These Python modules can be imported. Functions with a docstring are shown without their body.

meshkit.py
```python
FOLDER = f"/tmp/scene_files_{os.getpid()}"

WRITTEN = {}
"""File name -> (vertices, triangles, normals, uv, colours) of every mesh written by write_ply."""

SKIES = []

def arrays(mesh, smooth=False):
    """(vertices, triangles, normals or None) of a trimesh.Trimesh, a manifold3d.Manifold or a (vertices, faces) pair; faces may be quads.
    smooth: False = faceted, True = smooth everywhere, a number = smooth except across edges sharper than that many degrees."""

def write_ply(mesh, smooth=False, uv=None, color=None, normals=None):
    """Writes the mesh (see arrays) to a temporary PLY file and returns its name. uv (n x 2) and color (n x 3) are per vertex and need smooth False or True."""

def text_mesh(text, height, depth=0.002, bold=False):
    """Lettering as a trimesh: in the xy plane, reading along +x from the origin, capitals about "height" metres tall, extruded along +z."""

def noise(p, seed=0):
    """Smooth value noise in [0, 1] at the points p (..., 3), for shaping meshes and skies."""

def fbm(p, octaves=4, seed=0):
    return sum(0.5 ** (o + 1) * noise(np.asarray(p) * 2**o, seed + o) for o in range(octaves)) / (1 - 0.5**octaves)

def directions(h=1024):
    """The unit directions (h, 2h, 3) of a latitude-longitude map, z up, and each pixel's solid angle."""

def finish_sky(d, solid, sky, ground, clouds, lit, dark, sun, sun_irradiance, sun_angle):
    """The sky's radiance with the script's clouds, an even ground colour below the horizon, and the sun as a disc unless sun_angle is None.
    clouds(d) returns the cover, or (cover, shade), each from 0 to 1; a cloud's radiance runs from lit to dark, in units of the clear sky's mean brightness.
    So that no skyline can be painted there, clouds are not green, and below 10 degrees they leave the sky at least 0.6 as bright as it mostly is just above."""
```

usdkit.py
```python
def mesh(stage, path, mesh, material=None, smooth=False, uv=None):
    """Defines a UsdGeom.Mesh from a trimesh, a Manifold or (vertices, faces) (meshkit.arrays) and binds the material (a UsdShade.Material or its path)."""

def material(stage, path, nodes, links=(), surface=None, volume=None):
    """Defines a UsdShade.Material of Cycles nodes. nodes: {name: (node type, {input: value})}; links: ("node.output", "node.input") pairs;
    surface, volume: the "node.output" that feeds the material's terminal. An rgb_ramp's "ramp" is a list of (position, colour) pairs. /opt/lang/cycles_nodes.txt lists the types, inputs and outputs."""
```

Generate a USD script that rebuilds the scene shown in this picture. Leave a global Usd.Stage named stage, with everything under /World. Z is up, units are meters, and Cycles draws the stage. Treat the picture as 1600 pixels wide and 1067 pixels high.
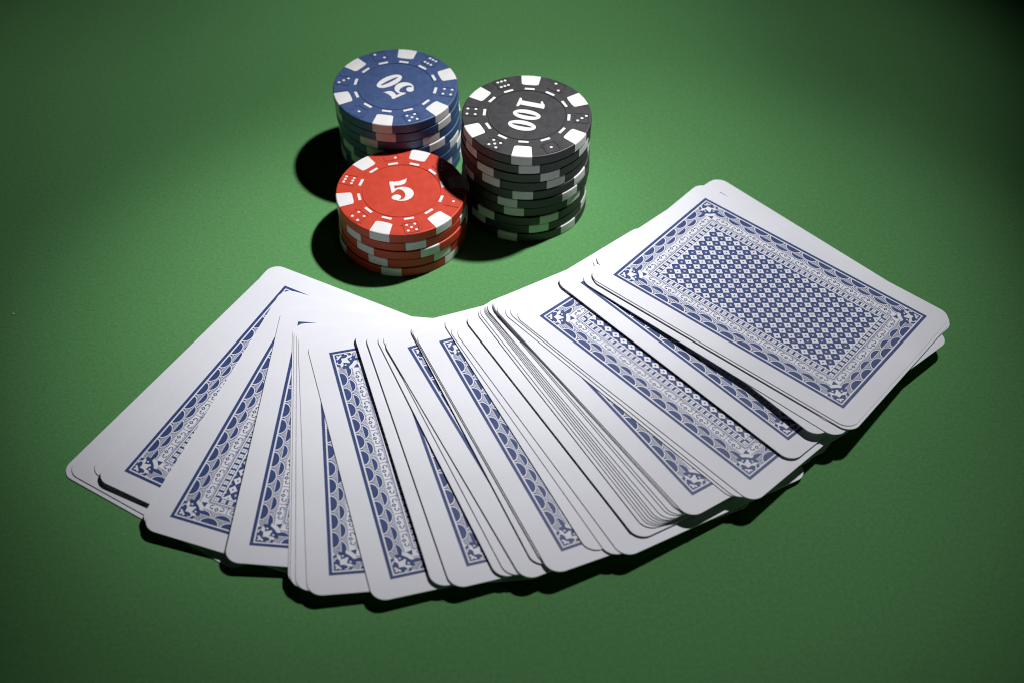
import math, numpy as np, trimesh, usdkit
from shapely.geometry import Polygon, Point, LineString, box, MultiPolygon
from shapely.ops import unary_union
from shapely import affinity, set_precision
from pxr import Usd, UsdGeom, UsdLux, UsdShade, Gf, Sdf

stage = Usd.Stage.CreateInMemory()
UsdGeom.SetStageUpAxis(stage, UsdGeom.Tokens.z)
UsdGeom.SetStageMetersPerUnit(stage, 1.0)
UsdGeom.Xform.Define(stage, '/World')
MM = 0.001

# ---------------------------------------------------------------- camera (a 50 mm lens, looking down at the table)
PITCH, DIST, ROLL = 0.82595, 0.40721, 0.02025
cam = UsdGeom.Camera.Define(stage, '/World/camera')
_c = np.array([0, -DIST * math.cos(PITCH), DIST * math.sin(PITCH)])
_fw = np.array([0, math.cos(PITCH), -math.sin(PITCH)]); _rt = np.array([1.0, 0, 0]); _up = np.cross(_rt, _fw)
_r2 = math.cos(ROLL) * _rt + math.sin(ROLL) * _up
_u2 = math.cos(ROLL) * _up - math.sin(ROLL) * _rt
_m = np.eye(4); _m[0, :3] = _r2; _m[1, :3] = _u2; _m[2, :3] = -_fw; _m[3, :3] = _c
cam.AddTransformOp().Set(Gf.Matrix4d(_m.tolist()))
cam.CreateHorizontalApertureAttr(36.0); cam.CreateFocalLengthAttr(50.0)
cam.CreateFStopAttr(13.0); cam.CreateFocusDistanceAttr(0.405)
cam.CreateClippingRangeAttr(Gf.Vec2f(0.02, 50.0))
cam.CreateExposureAttr(0.0)

# ---------------------------------------------------------------- the one lamp: a small hard spot, high behind and to the right
LAMP = np.array([0.24835, 0.20248, 0.59909])
BEAMS = [  # the lamp's uneven beam: hot spot and three wider lobes (aim point on the table in m, half angle, intensity)
    ((-0.0346, 0.0103), 9.01, 941.0), ((0.0248, -0.0200), 14.65, 998.0), ((-0.0587, 0.1106), 14.26, 742.0), ((0.0363, 0.1159), 15.02, 465.0)]
for _k, (_aim, _half, _int) in enumerate(BEAMS):
    lamp = UsdLux.SphereLight.Define(stage, '/World/spot_lamp' + ('' if _k == 0 else '_%03d' % _k))
    lamp.CreateRadiusAttr(0.017); lamp.CreateIntensityAttr(_int); lamp.CreateColorAttr(Gf.Vec3f(0.985, 0.975, 1.0))
    _z = LAMP - np.array([*_aim, 0.0]); _z /= np.linalg.norm(_z); _x = np.cross([0, 0, 1], _z); _x /= np.linalg.norm(_x); _y = np.cross(_z, _x)
    _m = np.eye(4); _m[0, :3] = _x; _m[1, :3] = _y; _m[2, :3] = _z; _m[3, :3] = LAMP
    lamp.AddTransformOp().Set(Gf.Matrix4d(_m.tolist()))
    sh = UsdLux.ShapingAPI.Apply(lamp.GetPrim())
    sh.CreateShapingConeAngleAttr(_half); sh.CreateShapingConeSoftnessAttr(1.0)

# ---------------------------------------------------------------- helpers
used = {}
def numbered(parent, name):
    k = (parent, name); n = used.get(k, 0); used[k] = n + 1
    return name if n == 0 else '%s_%03d' % (name, n)
def place(x, loc, rot):
    m = np.eye(4); m[:3, :3] = np.asarray(rot).T; m[3, :3] = loc
    x.AddTransformOp().Set(Gf.Matrix4d(m.tolist()))
def note(p, label=None, cat=None, group=None, kind=None):
    for k, v in (('label', label), ('category', cat), ('group', group), ('kind', kind)):
        if v: p.SetCustomDataByKey(k, v)
    return p
def thing(name, label, cat, loc=(0, 0, 0), rot=np.eye(3), group=None):
    x = UsdGeom.Xform.Define(stage, '/World/' + numbered('/World', name)); place(x, loc, rot)
    return note(x.GetPrim(), label, cat, group)
def obj(name, mesh, mat, parent='/World', smooth=False):
    parent = parent if isinstance(parent, str) else str(parent.GetPath())
    return usdkit.mesh(stage, parent + '/' + numbered(parent, name), mesh, mat, smooth=smooth).GetPrim()
def copy_of(first, name, label, cat, loc, rot, group):
    r = thing(name, label, cat, loc, rot, group)
    r.GetReferences().AddInternalReference(first.GetPath()); r.SetInstanceable(True)
    return r
def rz(a):
    return np.array([[math.cos(a), -math.sin(a), 0], [math.sin(a), math.cos(a), 0], [0, 0, 1]])
def polys(g):
    if g.is_empty: return []
    return [p for p in (g.geoms if hasattr(g, 'geoms') else [g]) if p.geom_type == 'Polygon' and p.area > 1e-5]
def flat(g, z):
    """flat print: triangles of a shapely shape (mm) at height z (mm), facing up"""
    vs, fs, n = [], [], 0
    for p in polys(g):
        v, f = trimesh.creation.triangulate_polygon(p, engine='earcut')
        a, b, c = v[f[:, 0]], v[f[:, 1]], v[f[:, 2]]
        s = (b[:, 0] - a[:, 0]) * (c[:, 1] - a[:, 1]) - (b[:, 1] - a[:, 1]) * (c[:, 0] - a[:, 0])
        f = np.where((s < 0)[:, None], f[:, ::-1], f)
        vs.append(np.c_[v, np.full(len(v), z)]); fs.append(f + n); n += len(v)
    return np.vstack(vs) * MM, np.vstack(fs)
def slab(g, z0, z1):
    ms = []
    for p in polys(g):
        m = trimesh.creation.extrude_polygon(p, z1 - z0, engine='earcut'); m.apply_translation([0, 0, z0]); ms.append(m)
    m = trimesh.util.concatenate(ms); m.apply_scale(MM)
    return m
def polar(r, a): return (r * math.cos(a), r * math.sin(a))

# ---------------------------------------------------------------- materials
def felt():
    return usdkit.material(stage, '/World/Looks/green_felt', {
        'tc': ('texture_coordinate', {}),
        'big': ('noise_texture', {'scale': 14.0, 'detail': 3.0, 'roughness': 0.55}),
        'mid': ('noise_texture', {'scale': 950.0, 'detail': 3.0, 'roughness': 0.6}),
        'fine': ('noise_texture', {'scale': 2300.0, 'detail': 2.0, 'roughness': 0.7}),
        'fib': ('noise_texture', {'scale': 900.0, 'detail': 2.0, 'roughness': 0.6, 'distortion': 1.2}),
        'add': ('mix_float', {'fac': 0.5}), 'add2': ('mix_float', {'fac': 0.12}),
        'ramp': ('rgb_ramp', {'ramp': [(0.30, (0.086, 0.246, 0.081)), (0.5, (0.112, 0.307, 0.105)), (0.70, (0.146, 0.378, 0.136))]}),
        'h': ('mix_float', {'fac': 0.45}),
        'bump': ('bump', {'strength': 0.5, 'distance': 0.0004}),
        'p': ('principled_bsdf', {'roughness': 0.92, 'specular_ior_level': 0.12, 'sheen_weight': 0.05, 'sheen_roughness': 0.5, 'diffuse_roughness': 0.6}),
    }, [('tc.object', 'big.vector'), ('tc.object', 'mid.vector'), ('tc.object', 'fine.vector'), ('tc.object', 'fib.vector'),
        ('mid.fac', 'add.a'), ('fine.fac', 'add.b'), ('add.result', 'add2.a'), ('big.fac', 'add2.b'), ('add2.result', 'ramp.fac'),
        ('ramp.color', 'p.base_color'), ('fib.fac', 'h.a'), ('fine.fac', 'h.b'), ('h.result', 'bump.height'), ('bump.normal', 'p.normal')], surface='p.BSDF')
def plain(name, col, rough=0.5, spec=0.5, var=0.06, scale=350.0, bump=0.05, dist=0.0001, coat=0.0):
    lo = [c * (1 - var) for c in col]; hi = [min(1, c * (1 + var)) for c in col]
    return usdkit.material(stage, '/World/Looks/' + name, {
        'tc': ('texture_coordinate', {}),
        'n': ('noise_texture', {'scale': scale, 'detail': 4.0, 'roughness': 0.6}),
        'f': ('noise_texture', {'scale': scale * 6, 'detail': 2.0, 'roughness': 0.6}),
        'ramp': ('rgb_ramp', {'ramp': [(0.3, lo), (0.7, hi)]}),
        'rr': ('map_range', {'value': 0.5, 'from_min': 0.3, 'from_max': 0.7, 'to_min': rough - 0.06, 'to_max': rough + 0.06}),
        'bump': ('bump', {'strength': bump, 'distance': dist}),
        'p': ('principled_bsdf', {'specular_ior_level': spec, 'coat_weight': coat}),
    }, [('tc.object', 'n.vector'), ('tc.object', 'f.vector'), ('n.fac', 'ramp.fac'), ('n.fac', 'rr.value'), ('ramp.color', 'p.base_color'), ('rr.result', 'p.roughness'),
        ('f.fac', 'bump.height'), ('bump.normal', 'p.normal')], surface='p.BSDF')
FELT = felt()
PAPER = plain('card_stock', (0.725, 0.735, 0.775), 0.42, 0.4, 0.022, 45.0, 0.06)
INK = plain('blue_ink', (0.034, 0.060, 0.180), 0.42, 0.4, 0.05, 300.0, 0.02)
WHITE = plain('white_plastic', (0.63, 0.625, 0.615), 0.5, 0.4, 0.03)
COLS = {'black': plain('black_clay', (0.014, 0.013, 0.014), 0.56, 0.65, 0.30, 420.0, 0.16, 0.0002),
        'blue': plain('blue_clay', (0.022, 0.056, 0.160), 0.56, 0.7, 0.10, 420.0, 0.16, 0.0002),
        'red': plain('red_clay', (0.45, 0.038, 0.015), 0.52, 0.40, 0.08, 420.0, 0.16, 0.0002)}

# ---------------------------------------------------------------- the setting: one felt-covered table top
_g = trimesh.creation.box([2.4, 2.4, 0.03]); _g.apply_translation([0, 0.2, -0.015])
note(obj('table_surface', _g, FELT), 'flat green felt table top under the chips and cards', None, None, 'structure')

# a single pale fleck of lint near the left edge of the picture
_l = trimesh.creation.icosphere(2, 1.0); _l.apply_scale([0.00042, 0.00026, 0.00014]); _l.apply_translation([-0.14449, 0.00674, 0.00012])
note(obj('lint_fleck', _l, plain('pale_lint', (0.62, 0.64, 0.60), 0.9, 0.1), smooth=True), 'tiny pale fleck of lint lying alone on the felt at the far left', 'lint')

# ---------------------------------------------------------------- poker chips
R, TH, PITCHZ = 19.43, 3.30, 3.362
def revolve(profile, n=144):
    p = np.array(profile, float); k = len(p); a = np.linspace(0, 2 * np.pi, n, endpoint=False)
    v = np.stack([np.outer(np.cos(a), p[:, 0]), np.outer(np.sin(a), p[:, 0]), np.tile(p[:, 1], (n, 1))], -1).reshape(-1, 3)
    f = []
    for i in range(n):
        j = (i + 1) % n
        for q in range(k - 1):
            a0, a1, b0, b1 = i * k + q, i * k + q + 1, j * k + q, j * k + q + 1
            f += [(a0, b0, b1), (a0, b1, a1)]
    m = trimesh.Trimesh(v * MM, f, process=True); m.merge_vertices(); m.update_faces(m.nondegenerate_faces())
    return m
def chip_body():
    e = 0.42
    arc = lambda cx, cz, a0, a1: [(cx + e * math.cos(t), cz + e * math.sin(t)) for t in np.linspace(a0, a1, 5)]
    prof = [(0, 0)] + arc(R - e, e, -math.pi / 2, 0) + arc(R - e, TH - e, 0, math.pi / 2)
    prof += [(11.92, TH), (11.82, TH - 0.20), (11.62, TH - 0.20), (11.52, TH - 0.02), (0, TH - 0.02)]
    return revolve(prof)
def sector_spot(a):
    """a white spot let into the rim: a block that follows the rim, a hair proud of it"""
    w0, w1, e, q = 2.55, 3.05, 0.44, 0.03
    r0, r1 = 14.5, R + q
    n = 9; v, rows = [], []
    prof = [(r0, -q), (r1 - e, -q)] + [(r1 - e + e * math.sin(t), e - q - e * math.cos(t)) for t in np.linspace(0.3, math.pi / 2, 4)] \
        + [(r1 - e + e * math.cos(t), TH + q - e + e * math.sin(t)) for t in np.linspace(0, math.pi / 2 - 0.3, 4)] + [(r1 - e, TH + q), (r0, TH + q)]
    for i in range(n):
        s = -1 + 2 * i / (n - 1)
        for (r, z) in prof:
            w = w0 + (w1 - w0) * (r - r0) / (r1 - r0)
            y = s * w
            x = math.sqrt(r * r - y * y) if r > r0 + 0.5 else r0 + 0.35 * abs(s) ** 6
            v.append((x, y, z))
    k = len(prof); f = []
    for i in range(n - 1):
        for q_ in range(k):
            a0, a1 = i * k + q_, i * k + (q_ + 1) % k; b0, b1 = a0 + k, a1 + k
            f += [(a0, b0, b1), (a0, b1, a1)]
    for q_ in range(1, k - 1): f += [(0, q_, q_ + 1), ((n - 1) * k, (n - 1) * k + q_ + 1, (n - 1) * k + q_)]
    m = trimesh.Trimesh(np.array(v) * MM, f, process=False); trimesh.repair.fix_normals(m)
    m.apply_transform(np.vstack([np.c_[rz(a), [0, 0, 0]], [0, 0, 0, 1]]))
    return m
def digit(ch):
    """bold serif digits, 1 unit high, left edge at x = 0; returns the shape and its width"""
    ell = lambda cx, cy, rx, ry: affinity.scale(Point(cx, cy).buffer(1, 24), rx, ry, origin=(cx, cy))
    if ch == '0':
        return ell(0.28, 0.5, 0.28, 0.51).difference(ell(0.28, 0.5, 0.062, 0.37)), 0.56
    if ch == '1':
        return unary_union([box(0.15, 0.03, 0.40, 0.98), Polygon([(0.02, 0), (0.53, 0), (0.53, 0.075), (0.40, 0.12), (0.15, 0.12), (0.02, 0.075)]),
                            Polygon([(0.40, 1.0), (0.26, 1.0), (0.0, 0.86), (0.0, 0.79), (0.16, 0.83), (0.40, 0.86)])]).buffer(0.01).buffer(-0.01), 0.54
    bowl = ell(0.36, 0.335, 0.345, 0.335).difference(ell(0.275, 0.325, 0.165, 0.255))
    bowl = bowl.difference(Polygon([(-0.2, 0.26), (0.22, 0.26), (0.19, 0.47), (0.12, 0.52), (-0.2, 0.60)]))
    ball = ell(0.155, 0.225, 0.145, 0.125)
    stem = Polygon([(0.085, 1.0), (0.20, 1.0), (0.185, 0.585), (0.26, 0.66), (0.20, 0.60), (0.10, 0.46), (0.055, 0.47)])
    flag = Polygon([(0.085, 1.0), (0.22, 0.965), (0.42, 0.965), (0.58, 1.0), (0.635, 1.045), (0.60, 0.90), (0.52, 0.79), (0.40, 0.755), (0.27, 0.765), (0.14, 0.80)])
    return unary_union([bowl, ball, stem, flag]).buffer(0.012).buffer(-0.012), 0.70
def number(text, h, gap, ang, condense=1.0):
    x, parts = 0, []
    for ch in text:
        g, w = digit(ch); parts.append(affinity.translate(g, x, 0)); x += w + gap
    g = affinity.translate(unary_union(parts), -(x - gap) / 2, -0.5)
    g = affinity.scale(g, h * condense, h, origin=(0, 0))
    return affinity.rotate(g, ang, origin=(0, 0))
PIPS = {1: [(0, 0)], 2: [(-1, -1), (1, 1)], 3: [(-1, -1), (0, 0), (1, 1)], 4: [(-1, -1), (1, -1), (-1, 1), (1, 1)],
        5: [(-1, -1), (1, -1), (-1, 1), (1, 1), (0, 0)], 6: [(-1, -1), (-1, 0), (-1, 1), (1, -1), (1, 0), (1, 1)]}
def chip_parts(t, colour, text, h, gap, cond, dtext, dice):
    """the parts of a chip whose spots stand at 0, 60 ... degrees; dtext: angle of the number; dice: pips from 30 degrees on"""
    obj('body', chip_body(), COLS[colour], t, 35)
    for k in range(6): obj('edge_spot', sector_spot(k * math.pi / 3), WHITE, t, 35)
    for k in range(12):
        a = k * math.pi / 6
        d = affinity.rotate(affinity.translate(box(-0.28, -1.35, 0.28, 1.35).buffer(0.15), 12.6, 0), math.degrees(a), origin=(0, 0))
        obj('dash', slab(d, TH - 0.1, TH + 0.035), WHITE, t)
    for k in range(6):
        a = 30 + 60 * k
        fr = box(-2.2, -2.2, 2.2, 2.2).buffer(0.1)
        fr = fr.difference(box(-2.0, -2.0, 2.0, 2.0))
        cut = unary_union([fr, box(1.30, 2.15, 1.45, 3.1), box(-1.45, -3.1, -1.30, -2.15)])
        tr = lambda g: affinity.rotate(affinity.translate(g, 16.5, 0), a, origin=(0, 0))
        obj('die_frame', slab(tr(cut), TH - 0.1, TH + 0.14), COLS[colour], t)
        ps = unary_union([Point(1.22 * x, 1.22 * y).buffer(0.43, 8) for x, y in PIPS[dice[k]]])
        obj('pips', slab(tr(ps), TH - 0.1, TH + 0.06), WHITE, t)
    obj('number', slab(number(text, h, gap, dtext, cond), TH - 0.1, TH + 0.03), WHITE, t)
STACKS = {  # colour: base centre (mm), number text, height, gap, squeeze, number angle, first spot's angle, pips (from the first spot on), angles of the chips below, their shifts
    'blue': dict(c=(-37.91, 82.23), text='50', h=9.0, gap=0.06, cond=0.92, na=131.0, sa=21.8, dice=[6, 2, 3, 1, 5, 4],
                 below=[-96.2, -113.4, -108.0, -83.0, -71.0, -99.0, -62.0],
                 shift=[(0, 0), (.25, .1), (.30, .35), (.65, .3), (.75, .45), (.95, .6), (.8, .8), (.9, .9)]),
    'black': dict(c=(3.00, 60.76), text='100', h=8.3, gap=0.09, cond=0.98, na=-105.0, sa=26.2, dice=[2, 6, 4, 5, 1, 3],
                  below=[-86.9, -67.2, -61.0, -92.3, -106.5, -99.3, -66.0, -76.0, -105.0],
                  shift=[(0, 0), (-.05, .15), (-.25, .1), (-.3, .2), (.1, .25), (.25, .1), (-.1, .3), (-.35, -.1), (-.2, .15), (-.1, -.1)]),
    'red': dict(c=(-34.12, 44.77), text='5', h=9.4, gap=0, cond=1.05, na=16.0, sa=14.7, dice=[3, 2, 6, 4, 5, 1],
                below=[-74.0, -62.0, -109.0, -96.0],
                shift=[(0, 0), (.15, .15), (.45, -.1), (.2, .1), (-.15, -.2)]),
}
ORD = ['top', 'second', 'third', 'fourth', 'fifth', 'sixth', 'seventh', 'eighth', 'ninth', 'tenth']
WHERE = {'blue': 'blue stack', 'black': 'tall black stack', 'red': 'short red stack'}
for colour, s in STACKS.items():
    n = len(s['below']) + 1; first = None
    for i in range(n):                                   # from the top chip down
        x, y = s['c'][0] + s['shift'][i][0], s['c'][1] + s['shift'][i][1]
        z = (n - 1 - i) * PITCHZ + 0.05
        a = math.radians(s['sa'] if i == 0 else s['below'][i - 1])
        if i == 0: label = '%s poker chip marked %s, topmost of the %s' % (colour, s['text'], WHERE[colour])
        elif i == n - 1: label = 'lowest %s poker chip of the %s, on the felt' % (colour, WHERE[colour])
        else: label = '%s poker chip with white spots, %s from top of the %s' % (colour, ORD[i], WHERE[colour])
        grp = '%s poker chips in one stack' % colour
        loc = np.array([x, y, z]) * MM
        if i == 0:
            first = thing('poker_chip', label, 'poker chip', loc, rz(a), grp)
            chip_parts(first, colour, s['text'], s['h'], s['gap'], s['cond'], s['na'] - s['sa'], s['dice'])
        else:
            copy_of(first, 'poker_chip', label, 'poker chip', loc, rz(a), grp)

# ---------------------------------------------------------------- playing cards
CW, CH, CT, PM = 59.1, 87.6, 0.25, 5.42
PW, PH = CW - 2 * PM, CH - 2 * PM
def rect(d): return box(-PW / 2 + d, -PH / 2 + d, PW / 2 - d, PH / 2 - d)
def arcline(cx, cy, r, a0, a1, w, n=10):
    return LineString([(cx + r * math.cos(t), cy + r * math.sin(t)) for t in np.linspace(a0, a1, n)]).buffer(w / 2, 3)
def back_pattern():
    D0, D1 = 1.25, 7.5                                   # scallop base line, inner line
    S = 5.6; blue, out = [], []
    inner0 = rect(D0)
    ring = inner0.difference(rect(D1))
    def side(L, N):
        """ornament along one side: x along it, y inwards from the pattern's outer edge; returns blue shapes"""
        xs = [(i - (N - 1) / 2) * S for i in range(N)]
        ups = [(i - N / 2) * S for i in range(N + 1)]
        q, w, yc, F = 2.66, 0.36, D0 + 1.70, 0.75
        el = lambda x, y, rr: affinity.scale(Point(x, y).buffer(1, 14), rr, rr * F, origin=(x, y))
        row = lambda cs, y, rr: unary_union([el(x, y, rr) for x in cs])
        above = lambda y: box(-L, y, L, 20)
        low, lowo = row(xs, D0, q).intersection(above(D0)), row(xs, D0, q + .13).intersection(above(D0))
        upr, upo = row(ups, yc, q).intersection(above(D0)), row(ups, yc, q + .13).intersection(above(D0))
        infill = row(ups, yc, q - w)
        res = [row(xs, D0, q - w).intersection(above(D0 + .02)), lowo.difference(low)]
        res.append(infill.intersection(above(yc + .50)).difference(lowo))
        bars = unary_union([box(x - .10, D0, x + .10, yc + .36) for x in np.arange(-L / 2, L / 2, .40)])
        res.append(bars.intersection(infill).difference(lowo))
        res.append(upo.difference(upr).difference(lowo).intersection(above(yc - .6)))
        comb = []
        for x in np.arange(-L / 2, L / 2, 0.47):
            comb.append(box(x - .095, D0, x + .095, 5.25)); comb.append(box(x - .095, 6.95, x + .095, D1))
        comb += [box(x - .08, 5.3, x + .08, D1) for x in [(i - N / 2) * S for i in range(1, N)]]
        clear = unary_union([affinity.scale(Point(x, 6.05).buffer(1, 12), 1.95, 0.95, origin=(x, 6.05)) for x in xs])
        res.append(unary_union(comb).difference(upo).difference(lowo).difference(clear))
        for x in xs:
            dm = Polygon([(x, 5.2), (x + .62, 5.85), (x, 6.5), (x - .62, 5.85)])
            res.append(dm.difference(affinity.scale(dm, .42, .42)))
            for sg in (-1, 1):
                a0 = math.pi * (0.0 if sg > 0 else 1.0)
                res.append(arcline(x + sg * 1.35, 6.3, 0.52, a0 - sg * 1.7, a0 + sg * 1.9, 0.22)); res.append(Point(x + sg * 1.15, 5.85).buffer(.24, 4))
        return [set_precision(h, 1e-4) for g in res for h in polys(g)]
    wedge = lambda a, b: Polygon([(-a, 0), (a, 0), (a - D1, D1), (-a + D1, D1)])
    corner = []
    cz = 6.9                                             # the corner block's reach
    for (L, N, ang, off) in ((PW, 6, 0, PH / 2), (PW, 6, 180, PH / 2), (PH, 11, 90, PW / 2), (PH, 11, 270, PW / 2)):
        for g in side(L, N):
            g = affinity.rotate(affinity.translate(g.intersection(wedge(L / 2, 0)), 0, -off), ang, origin=(0, 0))
            blue += polys(g)
    # corner blocks
    add, cutout = [], []
    for sx in (-1, 1):
        for sy in (-1, 1):
            tr = lambda g, sx=sx, sy=sy: affinity.scale(affinity.translate(g, -PW / 2, -PH / 2), -sx, -sy, origin=(0, 0))
            blk = Point(D0, D0).buffer(cz - D0 + 0.2, 20).intersection(box(D0, D0, 20, 20))
            blk = blk.difference(Polygon([(cz + .5, D0), (cz + .5, D0 + 1.6), (cz - .9, D0 + 1.2), (cz - 1.2, D0)])).difference(Polygon([(D0, cz + .5), (D0 + 1.6, cz + .5), (D0 + 1.2, cz - .9), (D0, cz - 1.2)]))
            q2 = math.sqrt(.5)
            at = lambda u, w: (u * q2 + w * q2, u * q2 - w * q2)          # u along the diagonal, w across it
            el = lambda u, w, ru, rw, a=0: affinity.translate(affinity.rotate(affinity.scale(Point(0, 0).buffer(1, 10), ru, rw, origin=(0, 0)), 45 + a, origin=(0, 0)), *at(u, w))
            fl = [Polygon([at(6.75, 0), at(5.75, .62), at(5.1, 1.05), at(4.75, .5), at(4.2, 0), at(4.75, -.5), at(5.1, -1.05), at(5.75, -.62)]).buffer(.12), el(6.5, 0, .42, .38),
                  el(3.05, 0, .62, .30)]
            for w in (-1, 1):
                fl += [el(5.6, 1.85 * w, .42, .82, 22 * w), el(6.4, 1.3 * w, .24, .32), el(3.35, .62 * w, .30, .42),
                       arcline(*at(4.55, 1.55 * w), .62, math.radians(45 - 60 * w) - 1.6, math.radians(45 - 60 * w) + 1.6, .34)]
            white = unary_union(fl)
            rim = Point(D0, D0).buffer(cz - D0 + 0.2 + .85, 20).intersection(box(D0, D0, 20, 20)).intersection(Polygon([(4.2, 4.2), (9, 4.6), (9, 9), (4.6, 9)]))
            tri = Polygon([(7.2, 7.2), (5.55, 6.85), (6.85, 5.55)])
            cutout.append(tr(unary_union([blk, rim, tri.buffer(.3)])))
            add.append(tr(blk.difference(white))); add.append(tr(tri))
    cutout = unary_union(cutout)
    parts = [h for g in blue for h in polys(g.difference(cutout).intersection(ring))] + [g.intersection(ring) for g in add]
    parts.append(rect(0).difference(rect(0.85)))         # outer line
    parts.append(rect(7.5).difference(rect(7.66)))       # thin line
    # chain of flowers in the blue band
    b0, b1 = 8.05, 9.6
    band = rect(b0).difference(rect(b1)); mid = (b0 + b1) / 2
    fl = []
    lx, ly = PW - 2 * mid, PH - 2 * mid
    nx, ny = round(lx / 1.87), round(ly / 1.87)
    pts = [(-lx / 2 + lx * i / nx, s * ly / 2) for i in range(nx + 1) for s in (-1, 1)] + [(s * lx / 2, -ly / 2 + ly * i / ny) for i in range(1, ny) for s in (-1, 1)]
    for x, y in pts:
        f = unary_union([Point(x + dx * .32, y + dy * .32).buffer(.33, 4) for dx in (-1, 1) for dy in (-1, 1)])
        fl.append(f.difference(Point(x, y).buffer(.11, 2)))
        fl.append(Point(0, 0).buffer(.01))
    parts.append(band.difference(unary_union(fl)))
    # lattice of blue and white lozenges
    lw, lh = PW - 20.0, PH - 20.0
    na, nb = 19, 10
    a, b = lh / na, lw / nb                              # along the long and the short side
    reg = rect(10.0)
    def petal(cx, cy):
        q = Polygon([(cx, cy + a * .465), (cx + b * .215, cy + a * .205), (cx + b * .45, cy), (cx + b * .215, cy - a * .205), (cx, cy - a * .465), (cx - b * .215, cy - a * .205), (cx - b * .45, cy), (cx - b * .215, cy + a * .205)])
        nick = [Point(cx + sx * b * .25, cy + sy * a * .25).buffer(.11, 4) for sx in (-1, 1) for sy in (-1, 1)]
        return q.difference(unary_union(nick))
    for i in range(na):
        for j in range(-1, nb):
            cx, cy = -lw / 2 + b * (j + 1), -lh / 2 + a * (i + .5)      # a blue lozenge's centre
            tile = box(cx - b / 2, cy - a / 2, cx + b / 2, cy + a / 2).intersection(reg)
            if tile.is_empty: continue
            whites = unary_union([petal(cx + sx * b / 2, cy + sy * a / 2) for sx in (-1, 1) for sy in (-1, 1)])
            star = Polygon([(cx + r_ * math.cos(k * math.pi / 4) * .9, cy + r_ * math.sin(k * math.pi / 4)) for k, r_ in enumerate([.60, .17] * 4)])
            parts.append(tile.difference(whites).difference(star))
            dots = unary_union([Point(cx + sx * b / 2, cy + sy * a / 2)  .buffer(.26, 3) for sx in (-1, 1) for sy in (-1, 1)])
            parts.append(dots.intersection(tile))
    return parts
_pat = back_pattern()
_ms = [flat(g, CT + 0.012) for g in _pat if polys(g)]
_n = 0; _v, _f = [], []
for v, f in _ms: _v.append(v); _f.append(f + _n); _n += len(v)
PRINT = (np.vstack(_v), np.vstack(_f))
_o = box(-CW / 2 + 3.9, -CH / 2 + 3.9, CW / 2 - 3.9, CH / 2 - 3.9).buffer(3.9, 12)
CARD = slab(_o, 0, CT)

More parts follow.
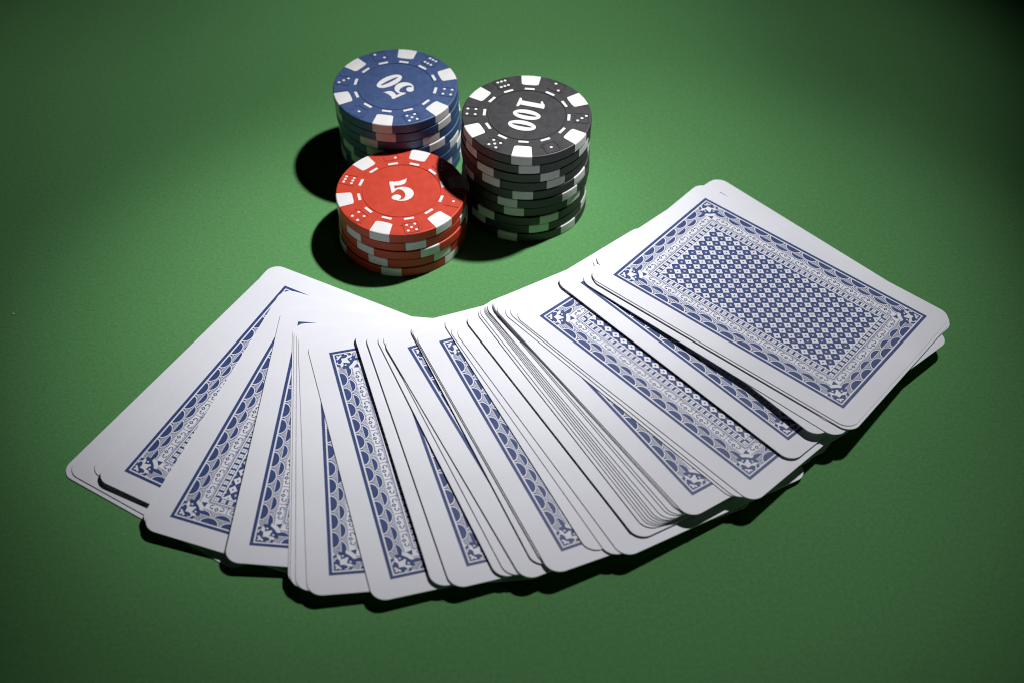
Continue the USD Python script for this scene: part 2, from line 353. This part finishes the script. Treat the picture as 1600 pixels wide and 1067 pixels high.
CARDS = [("A",-70.39,-27.16,0.283,-0.5258,-0.0004,-0.0000),
("B",-68.82,-26.76,0.565,-0.5265,-0.0008,-0.0000),
("C",-64.60,-23.29,0.846,-0.4505,-0.0011,-0.0004),
("D",-62.13,-26.58,1.614,-0.4506,-0.0184,0.0080),
("E0",-52.22,-34.28,1.907,-0.3037,-0.0323,0.0146),
("E",-51.77,-35.53,2.183,-0.2915,-0.0334,0.0146),
("F",-38.76,-36.62,2.561,-0.0433,-0.0393,0.0028),
("G1",-28.65,-38.90,2.422,0.1053,-0.0393,0.0028),
("G2",-28.01,-39.73,2.660,0.1060,-0.0393,0.0028),
("G3",-26.93,-40.39,2.881,0.1135,-0.0393,0.0028),
("H",-25.23,-41.14,3.077,0.1417,-0.0393,0.0028),
("I",-16.77,-39.40,3.089,0.2978,-0.0393,0.0011),
("J",-3.36,-35.15,3.161,0.3144,-0.0592,-0.0050),
("K",0.35,-35.39,3.355,0.3302,-0.0645,-0.0068),
("L",6.32,-31.24,3.478,0.4331,-0.0645,-0.0127),
("M",8.15,-30.84,3.664,0.4433,-0.0652,-0.0135),
("N",9.93,-31.55,3.957,0.4824,-0.0652,-0.0161),
("O",15.38,-28.03,3.938,0.4312,-0.0701,-0.0187),
("P",16.46,-27.89,4.220,0.4536,-0.0701,-0.0205),
("Q",18.04,-30.46,4.478,0.4557,-0.0701,-0.0215),
("R",26.03,-23.46,4.087,0.4816,-0.0726,-0.0228),
("S",28.86,-24.44,4.169,0.5252,-0.0726,-0.0228),
("T",31.18,-24.43,4.286,0.5448,-0.0726,-0.0232),
("U",34.07,-19.20,4.424,0.5622,-0.0770,-0.0276),
("V1",36.87,-16.50,4.443,0.5535,-0.0780,-0.0286),
("V2",37.61,-16.00,4.636,0.5581,-0.0780,-0.0286),
("V3",38.51,-15.69,4.822,0.5517,-0.0780,-0.0286),
("V4",38.88,-15.32,5.048,0.5594,-0.0780,-0.0286),
("V5",39.24,-14.95,5.274,0.5652,-0.0780,-0.0286),
("V6",39.69,-14.75,5.498,0.5696,-0.0780,-0.0286),
("V7",40.15,-14.30,5.715,0.5848,-0.0780,-0.0286),
("V8",41.38,-13.58,5.863,0.5869,-0.0780,-0.0286),
("V9",41.77,-13.32,6.090,0.5973,-0.0780,-0.0286),
("V10",42.28,-12.62,6.296,0.6185,-0.0780,-0.0286),
("V11",42.58,-12.77,6.541,0.6220,-0.0780,-0.0286),
("V12",43.58,-13.81,6.758,0.6282,-0.0780,-0.0286),
("W1",47.98,-8.21,6.520,0.7760,-0.0780,-0.0286),
("W2",49.43,-8.40,6.677,0.7728,-0.0780,-0.0286),
("W3",51.68,-9.19,6.789,0.7901,-0.0780,-0.0286),
("Y",63.39,4.57,5.924,0.7851,-0.0890,-0.0396),
("X3",72.95,12.08,6.974,0.7383,-0.0500,-0.0400),
("Z1",71.32,10.35,7.390,0.8749,-0.0500,-0.0400),
("R1",74.79,15.43,7.278,0.8031,-0.0500,-0.0400),
("R2",74.14,11.67,7.727,0.8976,-0.0500,-0.0400),
("Z3",73.89,12.67,7.964,0.8999,-0.0500,-0.0400)]
IN = 'fan of playing cards'
LABELS = {
 'A': 'lowest white-edged playing card at the far left, lying flat on the felt',
 'B': 'playing card just over the lowest one at the left end, slightly to its right',
 'C': 'third playing card from the bottom at the left end, only its rounded corner showing',
 'D': 'patterned card at the left end with a dark gap under its lower edge',
 'E0': 'white card whose sliver shows beneath the second wide blue pattern from the left',
 'E': 'tilted card with the second pattern strip from the left, corner overhanging its shadow',
 'F': 'card with the third blue pattern strip from the left, its lower edge almost level',
 'G1': 'lowest of the slivers of card edge left of the upright pattern strip',
 'G2': 'middle of the slivers of card edge left of the upright pattern strip',
 'G3': 'widest of the slivers of card edge left of the upright pattern strip',
 'H': 'upright card whose narrow pattern wedge ends near the lowest fan edge',
 'I': 'card with long blue strip between two corner motifs, lowest in the fan',
 'J': 'plain narrow white card edge right of the long blue strip with two motifs',
 'K': 'card with a wedge of pattern widening downwards left of the middle of the fan',
 'L': 'narrow white card edge closing the downward-widening wedge of pattern',
 'M': 'white card edge just right of the one closing the widening pattern wedge',
 'N': 'card with a blue wedge that narrows downwards from its top corner motif',
 'O': 'lowest of three thin card edges left of the long central pattern strip',
 'P': 'middle of three thin card edges left of the long central pattern strip',
 'Q': 'central card with long scalloped pattern strip, topmost of the three thin edges',
 'R': 'lowest thin card edge bordering the right side of the central pattern strip',
 'S': 'thin card edge second beside the right side of the central pattern strip',
 'T': 'card with a hairline of blue border, its far corner sticking out below the fan',
 'U': 'card whose broad white margin covers all but a blue hairline of the card beneath',
 'V12': 'card with lone narrow pattern wedge right of the tight bundle of card edges',
 'W1': 'lowest of three close edges under the wide patterned card near the right end',
 'W2': 'middle of three close edges under the wide patterned card near the right end',
 'W3': 'wide patterned card showing part of its lozenge field near the right end',
 'Y': 'card with a pattern strip in the shadow of the raised pack on the right',
 'X3': 'card under the raised pack, corners showing beside the dark gap and at far right',
 'Z1': 'card of the raised pack on the right whose long edge hangs over the dark gap',
 'R1': 'card in the raised pack with corners peeping out at its far right',
 'R2': 'card hidden directly under the topmost card of the raised pack on the right',
 'Z3': 'topmost playing card on the right with its whole blue back pattern in view',
}
ORDS = ['first', 'second', 'third', 'fourth', 'fifth', 'sixth', 'seventh', 'eighth', 'ninth', 'tenth', 'eleventh']
first = None
for (key, x, y, z, t, bx, cy) in CARDS:
    ux = np.array([math.cos(t), math.sin(t), 0]); nrm = np.array([-bx, -cy, 1.0]); nrm /= np.linalg.norm(nrm)
    ux[2] = bx * ux[0] + cy * ux[1]; ux /= np.linalg.norm(ux); uy = np.cross(nrm, ux)
    rot = np.stack([ux, uy, nrm], 1)
    loc = (np.array([x, y, z]) - nrm * CT) * MM
    grp = IN
    label = LABELS.get(key) or '%s card edge from the left in the tight bundle right of the blue hairline' % ORDS[int(key[1:]) - 1]
    if first is None:
        first = thing('playing_card', label, 'playing card', loc, rot, grp)
        obj('card_stock', CARD, PAPER, first, 30)
        obj('back_print', PRINT, INK, first)
    else:
        copy_of(first, 'playing_card', label, 'playing card', loc, rot, grp)
print('print triangles', len(PRINT[1]))
